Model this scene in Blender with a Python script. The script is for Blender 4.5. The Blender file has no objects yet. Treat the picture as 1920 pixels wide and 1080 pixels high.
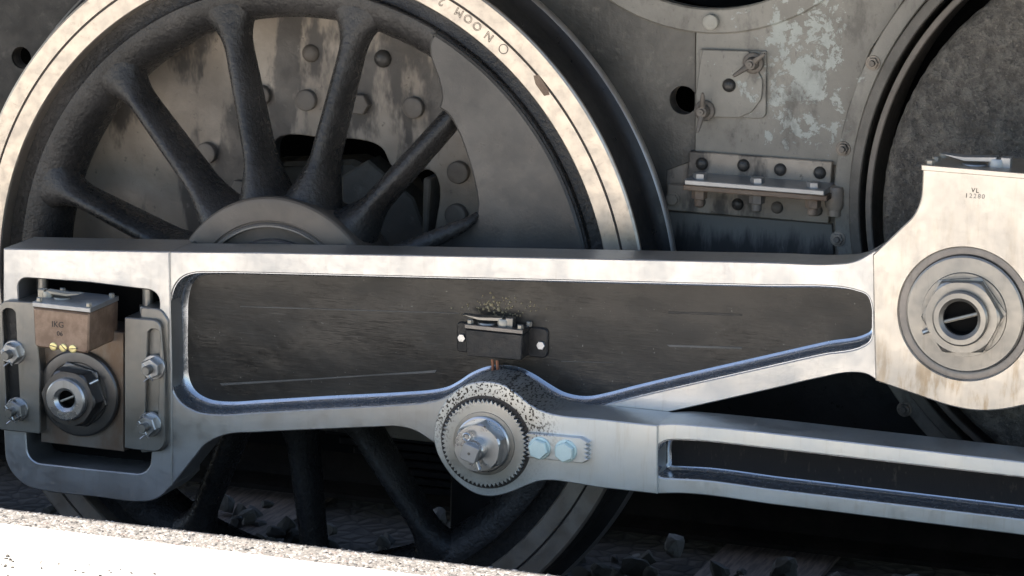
import bpy, bmesh, math, random
from mathutils import Vector, Matrix
from mathutils.geometry import tessellate_polygon
random.seed(7)
R = math.radians
scene = bpy.context.scene
col = scene.collection

# ------------------------------------------------------------------ camera
ZW = 0.675                       # wheel centre above the rail top (rail top = 0)
F = 6000.0                       # focal length in photo pixels (1920 wide)
YAW, PITCH, ROLL = 0.335179919, 0.208378514, 0.0190123689
CAM = Vector((2.26310932, -5.28863601, 1.24154815 + ZW))
_cy, _sy, _cp, _sp = math.cos(YAW), math.sin(YAW), math.cos(PITCH), math.sin(PITCH)
_w = Vector((-_sy*_cp, _cy*_cp, -_sp)); _r0 = Vector((_cy, _sy, 0)); _u0 = _r0.cross(_w)
_c, _s = math.cos(ROLL), math.sin(ROLL)
_r = _c*_r0 + _s*_u0; _u = -_s*_r0 + _c*_u0
cd = bpy.data.cameras.new('camera'); cam = bpy.data.objects.new('camera', cd); col.objects.link(cam)
cd.sensor_width = 36; cd.lens = F/1920*36; cd.clip_end = 500; cd.clip_start = .05
cam.matrix_world = Matrix(((_r.x, _u.x, -_w.x, CAM.x), (_r.y, _u.y, -_w.y, CAM.y), (_r.z, _u.z, -_w.z, CAM.z), (0, 0, 0, 1)))
scene.camera = cam

# ------------------------------------------------------------------ light
SUN_EL, SUN_AZ = 52.0, 12.0      # degrees: height; angle behind the line of the track, coming from the left
sd = Vector((-math.cos(R(SUN_EL))*math.cos(R(SUN_AZ)), math.cos(R(SUN_EL))*math.sin(R(SUN_AZ)), math.sin(R(SUN_EL))))
world = bpy.data.worlds.new('World'); scene.world = world; world.use_nodes = True
nt = world.node_tree; bg = nt.nodes['Background']
sky = nt.nodes.new('ShaderNodeTexSky'); sky.sky_type = 'NISHITA'; sky.sun_disc = False
sky.sun_elevation = R(SUN_EL); sky.sun_rotation = math.atan2(sd.x, sd.y)
sky.air_density = 1.0; sky.dust_density = 1.0; sky.ozone_density = 1.0
nt.links.new(sky.outputs[0], bg.inputs[0]); bg.inputs[1].default_value = 0.07
sl = bpy.data.lights.new('sun', 'SUN'); sl.energy = 5.0; sl.angle = R(.5); sl.color = (1.0, .91, .80)
sun = bpy.data.objects.new('sun', sl); col.objects.link(sun)
sun.rotation_euler = sd.to_track_quat('Z', 'Y').to_euler(); sun.location = (-3, -6, 4)
scene.view_settings.view_transform = 'Standard'; scene.view_settings.look = 'None'
scene.view_settings.exposure = 2.25; scene.view_settings.gamma = 1.0
scene.view_settings.use_curve_mapping = False
scene.render.engine = 'CYCLES'

# ------------------------------------------------------------------ pixel -> world
def W(x, y, Y):
    d = _w + _r*((x-960)/F) - _u*((y-540)/F); t = (Y-CAM.y)/d.y
    return CAM + d*t
def WZ(x, y, z):
    d = _w + _r*((x-960)/F) - _u*((y-540)/F); t = (z-CAM.z)/d.z
    return CAM + d*t
def W2(x, y, Y):
    p = W(x, y, Y); return (p.x, p.z)
def L2(pts, Y): return [W2(p[0], p[1], Y) for p in pts]

# ------------------------------------------------------------------ 2-D helpers
def area(l): return sum(l[i-1][0]*l[i][1]-l[i][0]*l[i-1][1] for i in range(len(l)))/2
def ccw(l): return l if area(l) > 0 else l[::-1]
def offset(l, d):
    """shift a closed CCW loop inward by d"""
    if abs(d) < 1e-9: return list(l)
    n = len(l); out = []
    for i in range(n):
        a, b, c = Vector(l[i-1]), Vector(l[i]), Vector(l[(i+1) % n])
        e1 = (b-a); e2 = (c-b)
        if e1.length < 1e-9 or e2.length < 1e-9: out.append(tuple(b)); continue
        e1.normalize(); e2.normalize()
        n1 = Vector((-e1.y, e1.x)); n2 = Vector((-e2.y, e2.x)); m = n1+n2
        if m.length < 1e-6: m = n1
        m.normalize(); k = max(.45, m.dot(n1))
        out.append(tuple(b+m*(d/k)))
    return out
def spline(pts, n=6):
    """closed Catmull-Rom through pts; a third value of 1 marks a sharp point, 0 (default) smooth"""
    N = len(pts); out = []
    for i in range(N):
        p0, p1, p2, p3 = pts[i-1], pts[i], pts[(i+1) % N], pts[(i+2) % N]
        s1 = len(p1) > 2 and p1[2]; s2 = len(p2) > 2 and p2[2]
        a, b, c, d = [Vector(q[:2]) for q in (p0, p1, p2, p3)]
        m1 = (c-b) if s1 else ((b-a).normalized()+(c-b).normalized()).normalized()*(c-b).length
        m2 = (c-b) if s2 else ((c-b).normalized()+(d-c).normalized()).normalized()*(c-b).length
        if s1 and s2: out.append(tuple(b)); continue
        for k in range(n):
            t = k/n; h = t*t*t; q = t*t
            out.append(tuple((2*h-3*q+1)*b+(h-2*q+t)*m1+(-2*h+3*q)*c+(h-q)*m2))
    return out
def rpoly(pts, n=6):
    """polygon with rounded corners: (x, y, radius)"""
    N = len(pts); out = []
    for i in range(N):
        a, b, c = Vector(pts[i-1][:2]), Vector(pts[i][:2]), Vector(pts[(i+1) % N][:2])
        r = pts[i][2] if len(pts[i]) > 2 else 0
        if r <= 0: out.append(tuple(b)); continue
        u, v = (a-b), (c-b); lu, lv = u.length, v.length; u /= lu; v /= lv
        ang = math.acos(max(-1, min(1, u.dot(v)))); t = min(r/math.tan(ang/2), lu*.48, lv*.48); rr = t*math.tan(ang/2)
        ctr = b+(u+v).normalized()*(rr/math.sin(ang/2))
        p, q = b+u*t-ctr, b+v*t-ctr
        a0 = math.atan2(p.y, p.x); a1 = math.atan2(q.y, q.x); da = (a1-a0+math.pi) % (2*math.pi)-math.pi
        for k in range(n+1):
            A = a0+da*k/n; out.append((ctr.x+rr*math.cos(A), ctr.y+rr*math.sin(A)))
    return out
def circle(cx, cz, r, n=48, a0=0): return [(cx+r*math.cos(a0+2*math.pi*i/n), cz+r*math.sin(a0+2*math.pi*i/n)) for i in range(n)]

# ------------------------------------------------------------------ mesh builder
WORG = {}
class MB:
    def __init__(s): s.v = []; s.f = []
    def add(s, vs, fs):
        o = len(s.v); s.v += [tuple(v) for v in vs]; s.f += [[i+o for i in f] for f in fs]; return s
    def rings(s, loops, closed=True):
        o = len(s.v); n = len(loops[0])
        for l in loops: s.v += [tuple(p) for p in l]
        for k in range(len(loops)-1):
            for i in range(n if closed else n-1):
                j = (i+1) % n; s.f.append([o+k*n+i, o+k*n+j, o+(k+1)*n+j, o+(k+1)*n+i])
        return s
    def cap(s, loops3):
        o = len(s.v); flat = []
        for l in loops3: flat += [tuple(p) for p in l]
        tr = tessellate_polygon([[Vector(p) for p in l] for l in loops3])
        s.v += flat; s.f += [[o+i for i in t] for t in tr]; return s
    def slab(s, outer, y0, y1, ch=.0015, holes=(), prof=None):
        """plate between y0 (front) and y1 (back); holes: (loop, profile) with profile = [(inset, depth)...] or None"""
        outer = ccw(outer); sg = 1 if y1 > y0 else -1
        lp = lambda l, y: [(x, y, z) for x, z in l]
        fr = offset(outer, ch)
        s.rings([lp(fr, y0), lp(outer, y0+sg*ch), lp(outer, y1)])
        fc = [lp(fr, y0)]; bc = [lp(outer, y1)]
        for loop, pr in holes:
            loop = ccw(loop)
            pr = pr or [(-ch, 0), (0, ch)]
            ls = [lp(offset(loop, a), y0+sg*d) for a, d in pr]
            ls.append([(x, y1, z) for x, _, z in ls[-1]])
            s.rings(ls); fc.append(ls[0]); bc.append(ls[-1])
        s.cap(fc); s.cap(bc); return s
    def lathe(s, prof, c=(0, 0, 0), n=48, close=False, axis='Y'):
        """prof: [(radius, y)]; axis Y"""
        loops = []
        for r, y in prof:
            l = []
            for i in range(n):
                a = 2*math.pi*i/n
                if axis == 'Y': l.append((c[0]+r*math.cos(a), c[1]+y, c[2]+r*math.sin(a)))
                else: l.append((c[0]+r*math.cos(a), c[1]+r*math.sin(a), c[2]+y))
            loops.append(l)
        s.rings(loops+([loops[0]] if close else [])); return s
    def box(s, a, b, ch=.0):
        (x0, y0, z0), (x1, y1, z1) = a, b
        return s.slab([(x0, z0), (x1, z0), (x1, z1), (x0, z1)], y0, y1, ch)
    def tube(s, pts, r, n=8):
        loops = []; pts = [Vector(p) for p in pts]
        for i, p in enumerate(pts):
            t = (pts[min(i+1, len(pts)-1)]-pts[max(i-1, 0)]).normalized()
            u = t.orthogonal().normalized() if i == 0 else (u-t*u.dot(t)).normalized()
            v = t.cross(u); rr = r[i] if isinstance(r, (list, tuple)) else r
            loops.append([p+u*rr*math.cos(2*math.pi*k/n)+v*rr*math.sin(2*math.pi*k/n) for k in range(n)])
        s.rings(loops); s.cap([loops[0]]); s.cap([loops[-1]]); return s
    def mesh(s, name, mat, sharp=32, org=Vector((0, 0, 0))):
        me = bpy.data.meshes.new(name)
        me.from_pydata([tuple(Vector(v)-org) for v in s.v], [], s.f)
        bm = bmesh.new(); bm.from_mesh(me)
        bmesh.ops.remove_doubles(bm, verts=bm.verts, dist=1e-5)
        bmesh.ops.dissolve_degenerate(bm, edges=bm.edges, dist=1e-6)
        bmesh.ops.recalc_face_normals(bm, faces=bm.faces)
        bm.to_mesh(me); bm.free()
        me.materials.append(mat)
        me.polygons.foreach_set('use_smooth', [True]*len(me.polygons))
        me.set_sharp_from_angle(angle=R(sharp))
        return me
    def build(s, name, mat, parent=None, sharp=32, origin=None):
        if origin is None:
            lo = Vector((min(v[i] for v in s.v) for i in range(3))); hi = Vector((max(v[i] for v in s.v) for i in range(3)))
            origin = (lo+hi)/2
        return place(s.mesh(name, mat, sharp, Vector(origin)), name, origin, parent)
def place(me, name, loc, parent=None, rot=None, scale=None):
    o = bpy.data.objects.new(name, me); col.objects.link(o)
    loc = Vector(loc); WORG[o] = loc
    if parent is not None:
        o.parent = parent; o.location = loc-WORG[parent]
    else: o.location = loc
    if rot: o.rotation_euler = rot
    if scale: o.scale = scale
    return o
def thing(name, loc, label, cat, group=None):
    o = bpy.data.objects.new(name, None); col.objects.link(o); o.location = loc; WORG[o] = Vector(loc)
    o.empty_display_size = .1
    tag(o, label, cat, group); return o
def tag(o, label=None, cat=None, group=None, kind=None):
    if label: o['label'] = label
    if cat: o['category'] = cat
    if group: o['group'] = group
    if kind: o['kind'] = kind
    return o

# ------------------------------------------------------------------ materials
KP, KM = .86, .72             # base-colour scale for paint and for metal, balanced against the exposure
class N:
    def __init__(s, name):
        s.m = bpy.data.materials.new(name); s.m.use_nodes = True; s.t = s.m.node_tree
        s.b = s.t.nodes['Principled BSDF']; s.l = s.t.links
        g = s.t.nodes.new('ShaderNodeNewGeometry'); s.pos = g.outputs['Position']; s.nrm = g.outputs['Normal']
    def n(s, typ, **k):
        nd = s.t.nodes.new(typ)
        for a, v in k.items(): setattr(nd, a, v)
        return nd
    def set(s, inp, v):
        if hasattr(v, 'is_linked') or isinstance(v, bpy.types.NodeSocket): s.l.new(v, inp)
        else: inp.default_value = v
    def mapping(s, scale=(1, 1, 1), rot=(0, 0, 0), src=None):
        m = s.n('ShaderNodeMapping'); s.l.new(src or s.pos, m.inputs['Vector']); m.inputs['Scale'].default_value = scale
        m.inputs['Rotation'].default_value = rot; return m.outputs[0]
    def noise(s, scale, detail=4, rough=.55, vec=None, dist=0):
        x = s.n('ShaderNodeTexNoise'); s.l.new(vec or s.pos, x.inputs['Vector']); x.inputs['Scale'].default_value = scale
        x.inputs['Detail'].default_value = detail; x.inputs['Roughness'].default_value = rough; x.inputs['Distortion'].default_value = dist
        return x.outputs[0]
    def voro(s, scale, vec=None, feature='F1', out='Distance', rnd=1.0):
        x = s.n('ShaderNodeTexVoronoi', feature=feature); s.l.new(vec or s.pos, x.inputs['Vector']); x.inputs['Scale'].default_value = scale
        x.inputs['Randomness'].default_value = rnd
        return x.outputs[out]
    def ramp(s, v, a, b, lo=0.0, hi=1.0):
        x = s.n('ShaderNodeMapRange'); x.interpolation_type = 'SMOOTHSTEP'; s.l.new(v, x.inputs[0])
        x.inputs[1].default_value = a; x.inputs[2].default_value = b; x.inputs[3].default_value = lo; x.inputs[4].default_value = hi
        return x.outputs[0]
    def math(s, op, a, b=0.0):
        x = s.n('ShaderNodeMath', operation=op); s.set(x.inputs[0], a); s.set(x.inputs[1], b); return x.outputs[0]
    def mix(s, fac, a, b):
        x = s.n('ShaderNodeMix', data_type='RGBA'); s.set(x.inputs[0], fac)
        for i, v in ((6, a), (7, b)):
            if isinstance(v, tuple): x.inputs[i].default_value = (*v, 1) if len(v) == 3 else v
            else: s.l.new(v, x.inputs[i])
        return x.outputs[2]
    def dist(s, p, sc=(1, 1, 1)):
        a = s.n('ShaderNodeVectorMath', operation='SUBTRACT'); s.l.new(s.pos, a.inputs[0]); a.inputs[1].default_value = p
        m = s.n('ShaderNodeVectorMath', operation='MULTIPLY'); s.l.new(a.outputs[0], m.inputs[0]); m.inputs[1].default_value = sc
        l = s.n('ShaderNodeVectorMath', operation='LENGTH'); s.l.new(m.outputs[0], l.inputs[0]); return l.outputs['Value']
    def bump(s, h, strength=.3, dist=.002, prev=None):
        b = s.n('ShaderNodeBump'); s.l.new(h, b.inputs['Height']); b.inputs['Strength'].default_value = strength
        b.inputs['Distance'].default_value = dist
        if prev is not None: s.l.new(prev, b.inputs['Normal'])
        return b.outputs[0]
    def out(s, color, rough=.5, metal=0.0, normal=None, spec=None, coat=None, k=1.0):
        c = s.b.inputs['Base Color']
        if k != 1.0:
            if isinstance(color, tuple): color = tuple(v*k for v in color)
            else:
                vm = s.n('ShaderNodeVectorMath', operation='SCALE'); s.l.new(color, vm.inputs[0]); vm.inputs[3].default_value = k; color = vm.outputs[0]
        if isinstance(color, tuple): c.default_value = (*color, 1)
        else: s.l.new(color, c)
        s.set(s.b.inputs['Roughness'], rough); s.set(s.b.inputs['Metallic'], metal)
        if normal is not None: s.l.new(normal, s.b.inputs['Normal'])
        if spec is not None: s.b.inputs['Specular IOR Level'].default_value = spec
        if coat is not None: s.b.inputs['Coat Weight'].default_value = coat; s.b.inputs['Coat Roughness'].default_value = .25
        return s.m

M = {}
def steel(name, base=(.70, .68, .655), stain=(.44, .38, .33), rough=.39, dark=None, amount=.30):
    n = N(name)
    big = n.noise(9, 5, .6); fine = n.noise(90, 4, .6)
    streak = n.noise(34, 6, .68, n.mapping((3.0, 1, .35)))
    spots = n.ramp(n.noise(150, 2, .5), .80, .84)
    mask = n.math('MULTIPLY', n.ramp(streak, .52, .75), amount)
    c = n.mix(mask, base, stain)
    c = n.mix(n.ramp(big, .35, .7, 0, .16), c, tuple(x*.72 for x in base))
    c = n.mix(n.math('MULTIPLY', spots, .22), c, (.16, .14, .12))
    r = n.math('ADD', n.ramp(big, .3, .7, rough-.06, rough+.10), n.ramp(fine, .3, .7, -.03, .05))
    br = n.noise(60, 3, .5, n.mapping((1, 1, 14)))
    nm = n.bump(br, .10, .0006); nm = n.bump(fine, .08, .0006, nm)
    if dark: c = dark(n, c)
    return n.out(c, r, .92, nm, k=KM)
pinM = W(916, 824, -.305); pinR = W(1809, 589, -.24); pinL = W(149, 737, -.205)
def flecks(n, c):
    d = n.dist(tuple(pinM), (1, .2, 1))
    ring = n.math('MULTIPLY', n.ramp(d, .060, .076), n.ramp(d, .088, .14, 1, 0))
    z = n.n('ShaderNodeSeparateXYZ'); n.l.new(n.pos, z.inputs[0]); up = n.ramp(z.outputs[2], pinM.z-.03, pinM.z+.05, .12, 1)
    v = n.noise(300, 2, .5, n.mapping((1, .3, .8)))
    m = n.math('MULTIPLY', n.math('MULTIPLY', n.ramp(v, .52, .60), ring), up)
    c = n.mix(n.math('MULTIPLY', n.ramp(d, .05, .13, .55, 0), 1.0), c, (.30, .25, .19))
    return n.mix(m, c, (.045, .036, .028))
def ringstain(n, c):
    d = n.dist(tuple(pinR), (1, .2, 1)); z = n.n('ShaderNodeSeparateXYZ'); n.l.new(n.pos, z.inputs[0])
    v = n.noise(34, 5, .62, n.mapping((1.6, .3, .40)))
    low = n.ramp(z.outputs[2], pinR.z-.16, pinR.z-.02, 1, .22)
    m = n.math('MULTIPLY', n.math('MULTIPLY', n.ramp(v, .46, .70), n.ramp(d, .12, .25, .95, .25)), low)
    return n.mix(m, c, (.40, .29, .17))
M['steel'] = steel('polished_rod_steel')
M['steel_big'] = steel('polished_big_end_steel', (.70, .64, .565), (.48, .40, .30), .42, ringstain)
M['steel_con'] = steel('polished_connecting_rod_steel', (.84, .86, .85), (.55, .48, .38), .40, flecks)
M['steel_grey'] = steel('worn_grey_steel', (.36, .34, .31), (.18, .15, .12), .42)
M['steel_dark'] = steel('dark_oiled_steel', (.20, .19, .185), (.08, .07, .06), .36)
M['nut'] = steel('bright_nut_steel', (.66, .66, .66), (.32, .29, .26), .30)
n = N('tyre_steel')
sp = n.ramp(n.noise(55, 4, .65, dist=.6), .56, .70); sp2 = n.ramp(n.noise(60, 6, .72), .40, .75, 0, .45)
c = n.mix(sp2, (.64, .565, .48), (.42, .36, .30)); c = n.mix(n.math('MULTIPLY', sp, .28), c, (.24, .20, .17))
M['tyre'] = n.out(c, n.ramp(n.noise(30), .3, .7, .34, .5), .9, n.bump(n.noise(120, 4), .12, .001), k=KM)
n = N('groove_dark'); M['groove'] = n.out((.03, .022, .018), .6, k=KP)
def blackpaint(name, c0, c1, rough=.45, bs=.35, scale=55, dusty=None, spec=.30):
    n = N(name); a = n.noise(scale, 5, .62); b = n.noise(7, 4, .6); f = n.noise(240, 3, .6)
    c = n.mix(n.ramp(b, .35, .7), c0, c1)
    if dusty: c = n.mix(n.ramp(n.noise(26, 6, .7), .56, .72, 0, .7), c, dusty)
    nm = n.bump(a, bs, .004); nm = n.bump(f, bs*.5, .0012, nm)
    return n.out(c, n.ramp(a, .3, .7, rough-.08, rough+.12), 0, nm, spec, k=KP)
M['wheel'] = blackpaint('wheel_black_paint', (.021, .020, .0195), (.046, .043, .041), .27, .75, 95)
M['counter'] = blackpaint('counterweight_grey_paint', (.064, .060, .056), (.092, .086, .079), .34, .22, 30)
M['hub'] = blackpaint('hub_brown_grey_paint', (.085, .073, .062), (.125, .106, .088), .36, .25, 40)
M['black'] = blackpaint('black_oily_paint', (.014, .014, .015), (.03, .028, .027), .35, .2, 60)
M['deep'] = blackpaint('recess_shade_black', (.006, .006, .006), (.010, .0095, .009), .9, .2, 40); M['deep'].node_tree.nodes['Principled BSDF'].inputs['Specular IOR Level'].default_value = .08  # near-black colour carries the deep shade inside openings and bores
n = N('frame_grey_brown_paint')
a_ = n.noise(26, 5, .62); b_ = n.noise(5, 4, .6); f_ = n.noise(200, 3, .6)
c = n.mix(n.ramp(b_, .35, .7), (.24, .200, .160), (.40, .34, .275))
shade_streaks = n.ramp(n.noise(7.5, 5, .6, n.mapping((1.5, 1, .55), (0, R(-14), 0))), .50, .60, 0, .9); c = n.mix(shade_streaks, c, (.048, .043, .040))  # dark slanted streaks stand in for the spokes' soft shadows on the plate
c = n.mix(n.ramp(n.noise(46, 6, .7), .60, .70, 0, .7), c, (.075, .062, .05)); c = n.mix(n.ramp(n.noise(34, 6, .7), .62, .72, 0, .5), c, (.31, .28, .24))
nm = n.bump(a_, .5, .005); nm = n.bump(f_, .25, .0012, nm)
M['frame'] = n.out(c, n.ramp(a_, .3, .7, .32, .55), 0, nm, .4, k=KP)
M['framedark'] = blackpaint('frame_dark_grey_paint', (.085, .078, .068), (.16, .145, .124), .42, .7, 38, (.21, .19, .16))
M['frame_blackish'] = blackpaint('blackish_frame_paint', (.022, .0205, .019), (.058, .052, .046), .5, .5, 30, (.085, .077, .068))
M['bolt'] = blackpaint('bolt_brown_paint', (.13, .112, .094), (.20, .175, .15), .5, .3, 90)
M['boltblack'] = blackpaint('rivet_black_paint', (.035, .033, .031), (.07, .065, .06), .32, .2, 90)
M['boltpale'] = blackpaint('bolt_pale_paint', (.42, .40, .35), (.22, .21, .18), .5, .3, 260)
M['railrust'] = blackpaint('dark_rail_rust', (.018, .015, .013), (.038, .030, .024), .7, .5, 90, None, .12)
M['rust'] = blackpaint('rusty_steel', (.17, .115, .08), (.30, .23, .17), .6, .5, 120)
# grey cover plate with a patch of peeled-off paint
n = N('grey_plate_with_bare_patch')
base = n.mix(n.ramp(n.noise(8, 5, .6), .35, .7), (.175, .162, .138), (.245, .228, .195))
pc = W(1510, 130, .19)
d = n.dist(tuple(pc), (1, .1, .62))
edge = n.ramp(d, .0, .20, .105, -.13)
msk = n.ramp(n.math('ADD', n.noise(21, 9, .74, dist=.3), edge), .555, .565)
cc = n.mix(msk, base, n.mix(n.noise(40, 4), (.30, .315, .285), (.39, .405, .37)))
cc = n.mix(n.ramp(n.noise(140, 3, .6), .66, .74, 0, .5), cc, (.09, .085, .075))
cc = n.mix(n.ramp(n.noise(11, 6, .7, n.mapping((1.3, 1, .7))), .50, .68, 0, .75), cc, (.07, .062, .052))
cc = n.mix(n.ramp(n.noise(60, 5, .7, n.mapping((1.5, 1, .6))), .60, .70, 0, .6), cc, (.06, .054, .046))
hb = n.bump(n.noise(42, 6, .65), .45, .003); hb = n.bump(msk, .35, .001, hb)
M['plate'] = n.out(cc, .5, 0, hb, k=KP)
# stained lower plate
n = N('stained_lower_plate')
z = n.n('ShaderNodeSeparateXYZ'); n.l.new(n.pos, z.inputs[0])
drip = n.noise(26, 5, .65, n.mapping((1.5, 1, .28)))
zt = n.ramp(z.outputs[2], W(1400, 395, .19).z, W(1400, 480, .19).z, -.14, .34)
m = n.ramp(n.math('ADD', drip, zt), .50, .82)
c = n.mix(m, n.mix(n.noise(12), (.15, .14, .125), (.20, .19, .17)), (.035, .034, .033))
c = n.mix(n.ramp(n.noise(70, 5, .7, n.mapping((2.2, 1, .5))), .62, .70, 0, .55), c, (.21, .2, .185))
M['stained'] = n.out(c, .45, 0, n.bump(n.noise(60), .25, .002), k=KP)
# rough casting
n = N('rough_black_casting')
h1 = n.noise(38, 6, .72); h2 = n.voro(70, feature='SMOOTH_F1'); h3 = n.noise(170, 4, .65)
c = n.mix(n.ramp(h1, .4, .65), (.075, .068, .060), (.15, .138, .12)); c = n.mix(n.ramp(h3, .55, .72, 0, .7), c, (.25, .225, .19)); c = n.mix(n.ramp(n.noise(80, 5, .7), .56, .66, 0, .8), c, (.035, .032, .03))
nm = n.bump(n.noise(16, 4), .6, .03); nm = n.bump(h1, 1.0, .02, nm); nm = n.bump(h2, .8, .008, nm); nm = n.bump(h3, .8, .004, nm)
M['casting'] = n.out(c, .5, 0, nm, .35, k=.92)
# black painted web with brushed-on grain
n = N('black_web_paint')
gr = n.noise(30, 6, .6, n.mapping((1, 1, 9))); gr2 = n.noise(120, 4, .6, n.mapping((1, 1, 7))); big = n.noise(5, 3)
c = n.mix(n.ramp(big, .35, .7), (.038, .034, .030), (.072, .062, .052)); c = n.mix(n.ramp(n.noise(3.2, 5, .6), .48, .66, 0, .6), c, (.10, .088, .074))
sc = n.ramp(n.noise(22, 3, .5, n.mapping((.35, 1, 10))), .73, .76, 0, .45)
c = n.mix(sc, c, (.19, .175, .155))
gd = n.dist(tuple(W(935, 585, -.153)), (1, .3, 1.5)); c = n.mix(n.math('MULTIPLY', n.ramp(gd, .02, .17, .8, 0), n.ramp(n.noise(24, 6, .7), .42, .62)), c, (.10, .085, .066))
sp = n.ramp(n.noise(190, 2, .4), .77, .78); c = n.mix(n.math('MULTIPLY', sp, .7), c, (.5, .48, .42))
nm = n.bump(gr, .13, .0035); nm = n.bump(gr2, .08, .0012, nm); nm = n.bump(n.noise(9, 3), .45, .012, nm)
M['web'] = n.out(c, n.ramp(n.noise(5, 5, .6, n.mapping((1, 1, 2))), .35, .65, .18, .42), 0, nm, .28, k=.46)
n = N('oily_dark_steel'); M['gloss'] = n.out(n.mix(n.noise(40, 4), (.36, .375, .40), (.48, .49, .51)), n.ramp(n.noise(60, 4), .3, .7, .16, .30), .9, n.bump(n.noise(90, 4), .10, .0012))
n = N('channel_web_paint')
gr = n.noise(80, 5, .65, n.mapping((1.4, 1, .5)))
M['channel'] = n.out(n.mix(n.ramp(gr, .58, .72, 0, .7), (.020, .020, .022), (.085, .075, .062)), .5, 0, n.bump(gr, .4, .002), .12, k=.6)
n = N('bronze_casting')
a = n.noise(45, 5, .62); c = n.mix(n.ramp(a, .35, .7), (.27, .175, .118), (.40, .275, .195)); c = n.mix(n.ramp(n.noise(150, 3), .63, .75, 0, .6), c, (.14, .09, .06))
M['bronze'] = n.out(c, .5, .35, n.bump(a, .3, .002), k=KM)
n = N('bronze_block')
a = n.noise(20, 5, .62, n.mapping((1, 1, .5))); c = n.mix(n.ramp(a, .35, .65), (.26, .175, .12), (.33, .28, .235))
M['bronzeblock'] = n.out(c, .45, .6, n.bump(n.noise(120), .1, .001), k=KM)
n = N('brass'); M['brass'] = n.out(n.mix(n.noise(200, 3), (.62, .49, .18), (.80, .70, .36)), .38, .6, k=1.1)
n = N('zinc'); M['zinc'] = n.out(n.mix(n.noise(120, 4), (.42, .53, .52), (.56, .66, .64)), .42, .35, k=1.15)
n = N('pale_alloy'); M['alloy'] = n.out(n.mix(n.noise(90, 4), (.50, .46, .38), (.36, .33, .28)), .42, .55, k=KM)
n = N('copper'); M['copper'] = n.out((.46, .20, .12), .45, .7, k=KM)
n = N('aluminium_edge'); M['alu'] = n.out(n.mix(n.noise(60, 4), (.55, .55, .55), (.35, .34, .33)), .4, .6, k=KM)
n = N('white_line_paint')
sp = n.ramp(n.noise(150, 3, .6), .70, .73, 0, .5)
M['white'] = n.out(n.mix(sp, (.84, .84, .83), (.6, .58, .55)), .7, 0, n.bump(n.noise(190, 4), .5, .004))
n = N('aggregate_concrete')
v = n.voro(130, out='Color'); dk = n.voro(130, feature='DISTANCE_TO_EDGE')
bw = n.n('ShaderNodeRGBToBW'); n.l.new(v, bw.inputs[0])
c = n.mix(n.ramp(bw.outputs[0], .2, .8), (.46, .44, .41), (.74, .72, .68)); c = n.mix(n.ramp(dk, .02, .10, .8, 0), c, (.30, .28, .26))
M['aggregate'] = n.out(c, .8, 0, n.bump(dk, .6, .003))
n = N('edge_aggregate'); v = n.voro(150, out='Color'); dk = n.voro(150, feature='DISTANCE_TO_EDGE'); bw = n.n('ShaderNodeRGBToBW'); n.l.new(v, bw.inputs[0])
c = n.mix(bw.outputs[0], (.06, .056, .053), (.19, .18, .17)); M['edge'] = n.out(n.mix(n.ramp(dk, .02, .10, .8, 0), c, (.07, .065, .06)), .8, 0, n.bump(dk, .6, .003))
n = N('pebble')
oi = n.n('ShaderNodeNewGeometry'); rp = oi.outputs['Random Per Island']
oi2 = n.n('ShaderNodeObjectInfo')
c = n.mix(n.ramp(rp, .05, .95), (.045, .042, .040), (.235, .225, .215)); c = n.mix(n.ramp(rp, .955, .96), c, (.04, .04, .04)); c = n.mix(n.math('MULTIPLY', n.ramp(rp, .40, .41), n.ramp(rp, .47, .48, 1, 0)), c, (.17, .13, .115))
c = n.mix(oi2.outputs['Object Index'] if False else 0.0, c, (.5, .5, .5))
M['pebble'] = n.out(c, .75, 0, n.bump(n.noise(400), .3, .001))
n = N('added_paving_concrete'); M['concrete'] = n.out(n.mix(n.noise(6, 5), (.55, .525, .49), (.65, .62, .58)), .8)
n = N('added_asphalt'); M['added_asphalt'] = n.out(n.mix(n.noise(40, 5), (.05, .05, .05), (.08, .08, .08)), .85)
n = N('ballast_stone')
oi = n.n('ShaderNodeObjectInfo')
c = n.mix(oi.outputs['Random'], (.03, .027, .024), (.11, .10, .085)); c = n.mix(n.ramp(n.noise(40, 4), .5, .7, 0, .5), c, (.035, .028, .022))
M['stone'] = n.out(c, .8, 0, n.bump(n.noise(90, 5), .5, .004), k=KP)
n = N('ballast_ground')
v = n.voro(22, out='Color'); dk = n.voro(22, feature='DISTANCE_TO_EDGE'); bw = n.n('ShaderNodeRGBToBW'); n.l.new(v, bw.inputs[0])
c = n.mix(bw.outputs[0], (.06, .052, .045), (.16, .14, .12)); c = n.mix(n.ramp(dk, .02, .14, .9, 0), c, (.02, .018, .016))
c = n.mix(.75, c, (.010, .0095, .009))
M['ground'] = n.out(c, .95, 0, n.bump(dk, .8, .02), k=KP)
n = N('old_sleeper_wood')
g = n.noise(18, 6, .65, n.mapping((6, .6, 6)))
M['wood'] = n.out(n.mix(n.ramp(g, .35, .65), (.05, .036, .028), (.15, .11, .085)), .8, 0, n.bump(g, .6, .005), k=KP)
n = N('lichen'); M['lichen'] = n.out(n.mix(n.noise(300), (.20, .155, .075), (.30, .26, .18)), .8)
M['ridge'] = blackpaint('pale_paint_ridge', (.10, .093, .083), (.16, .15, .135), .5, .4, 150)
n = N('ink_dark'); M['ink'] = n.out((.10, .085, .07), .6)
n = N('ink_black'); M['inkblack'] = n.out((.025, .022, .02), .6)
n = N('ink_faint'); M['inkfaint'] = n.out((.20, .19, .17), .6)

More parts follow.
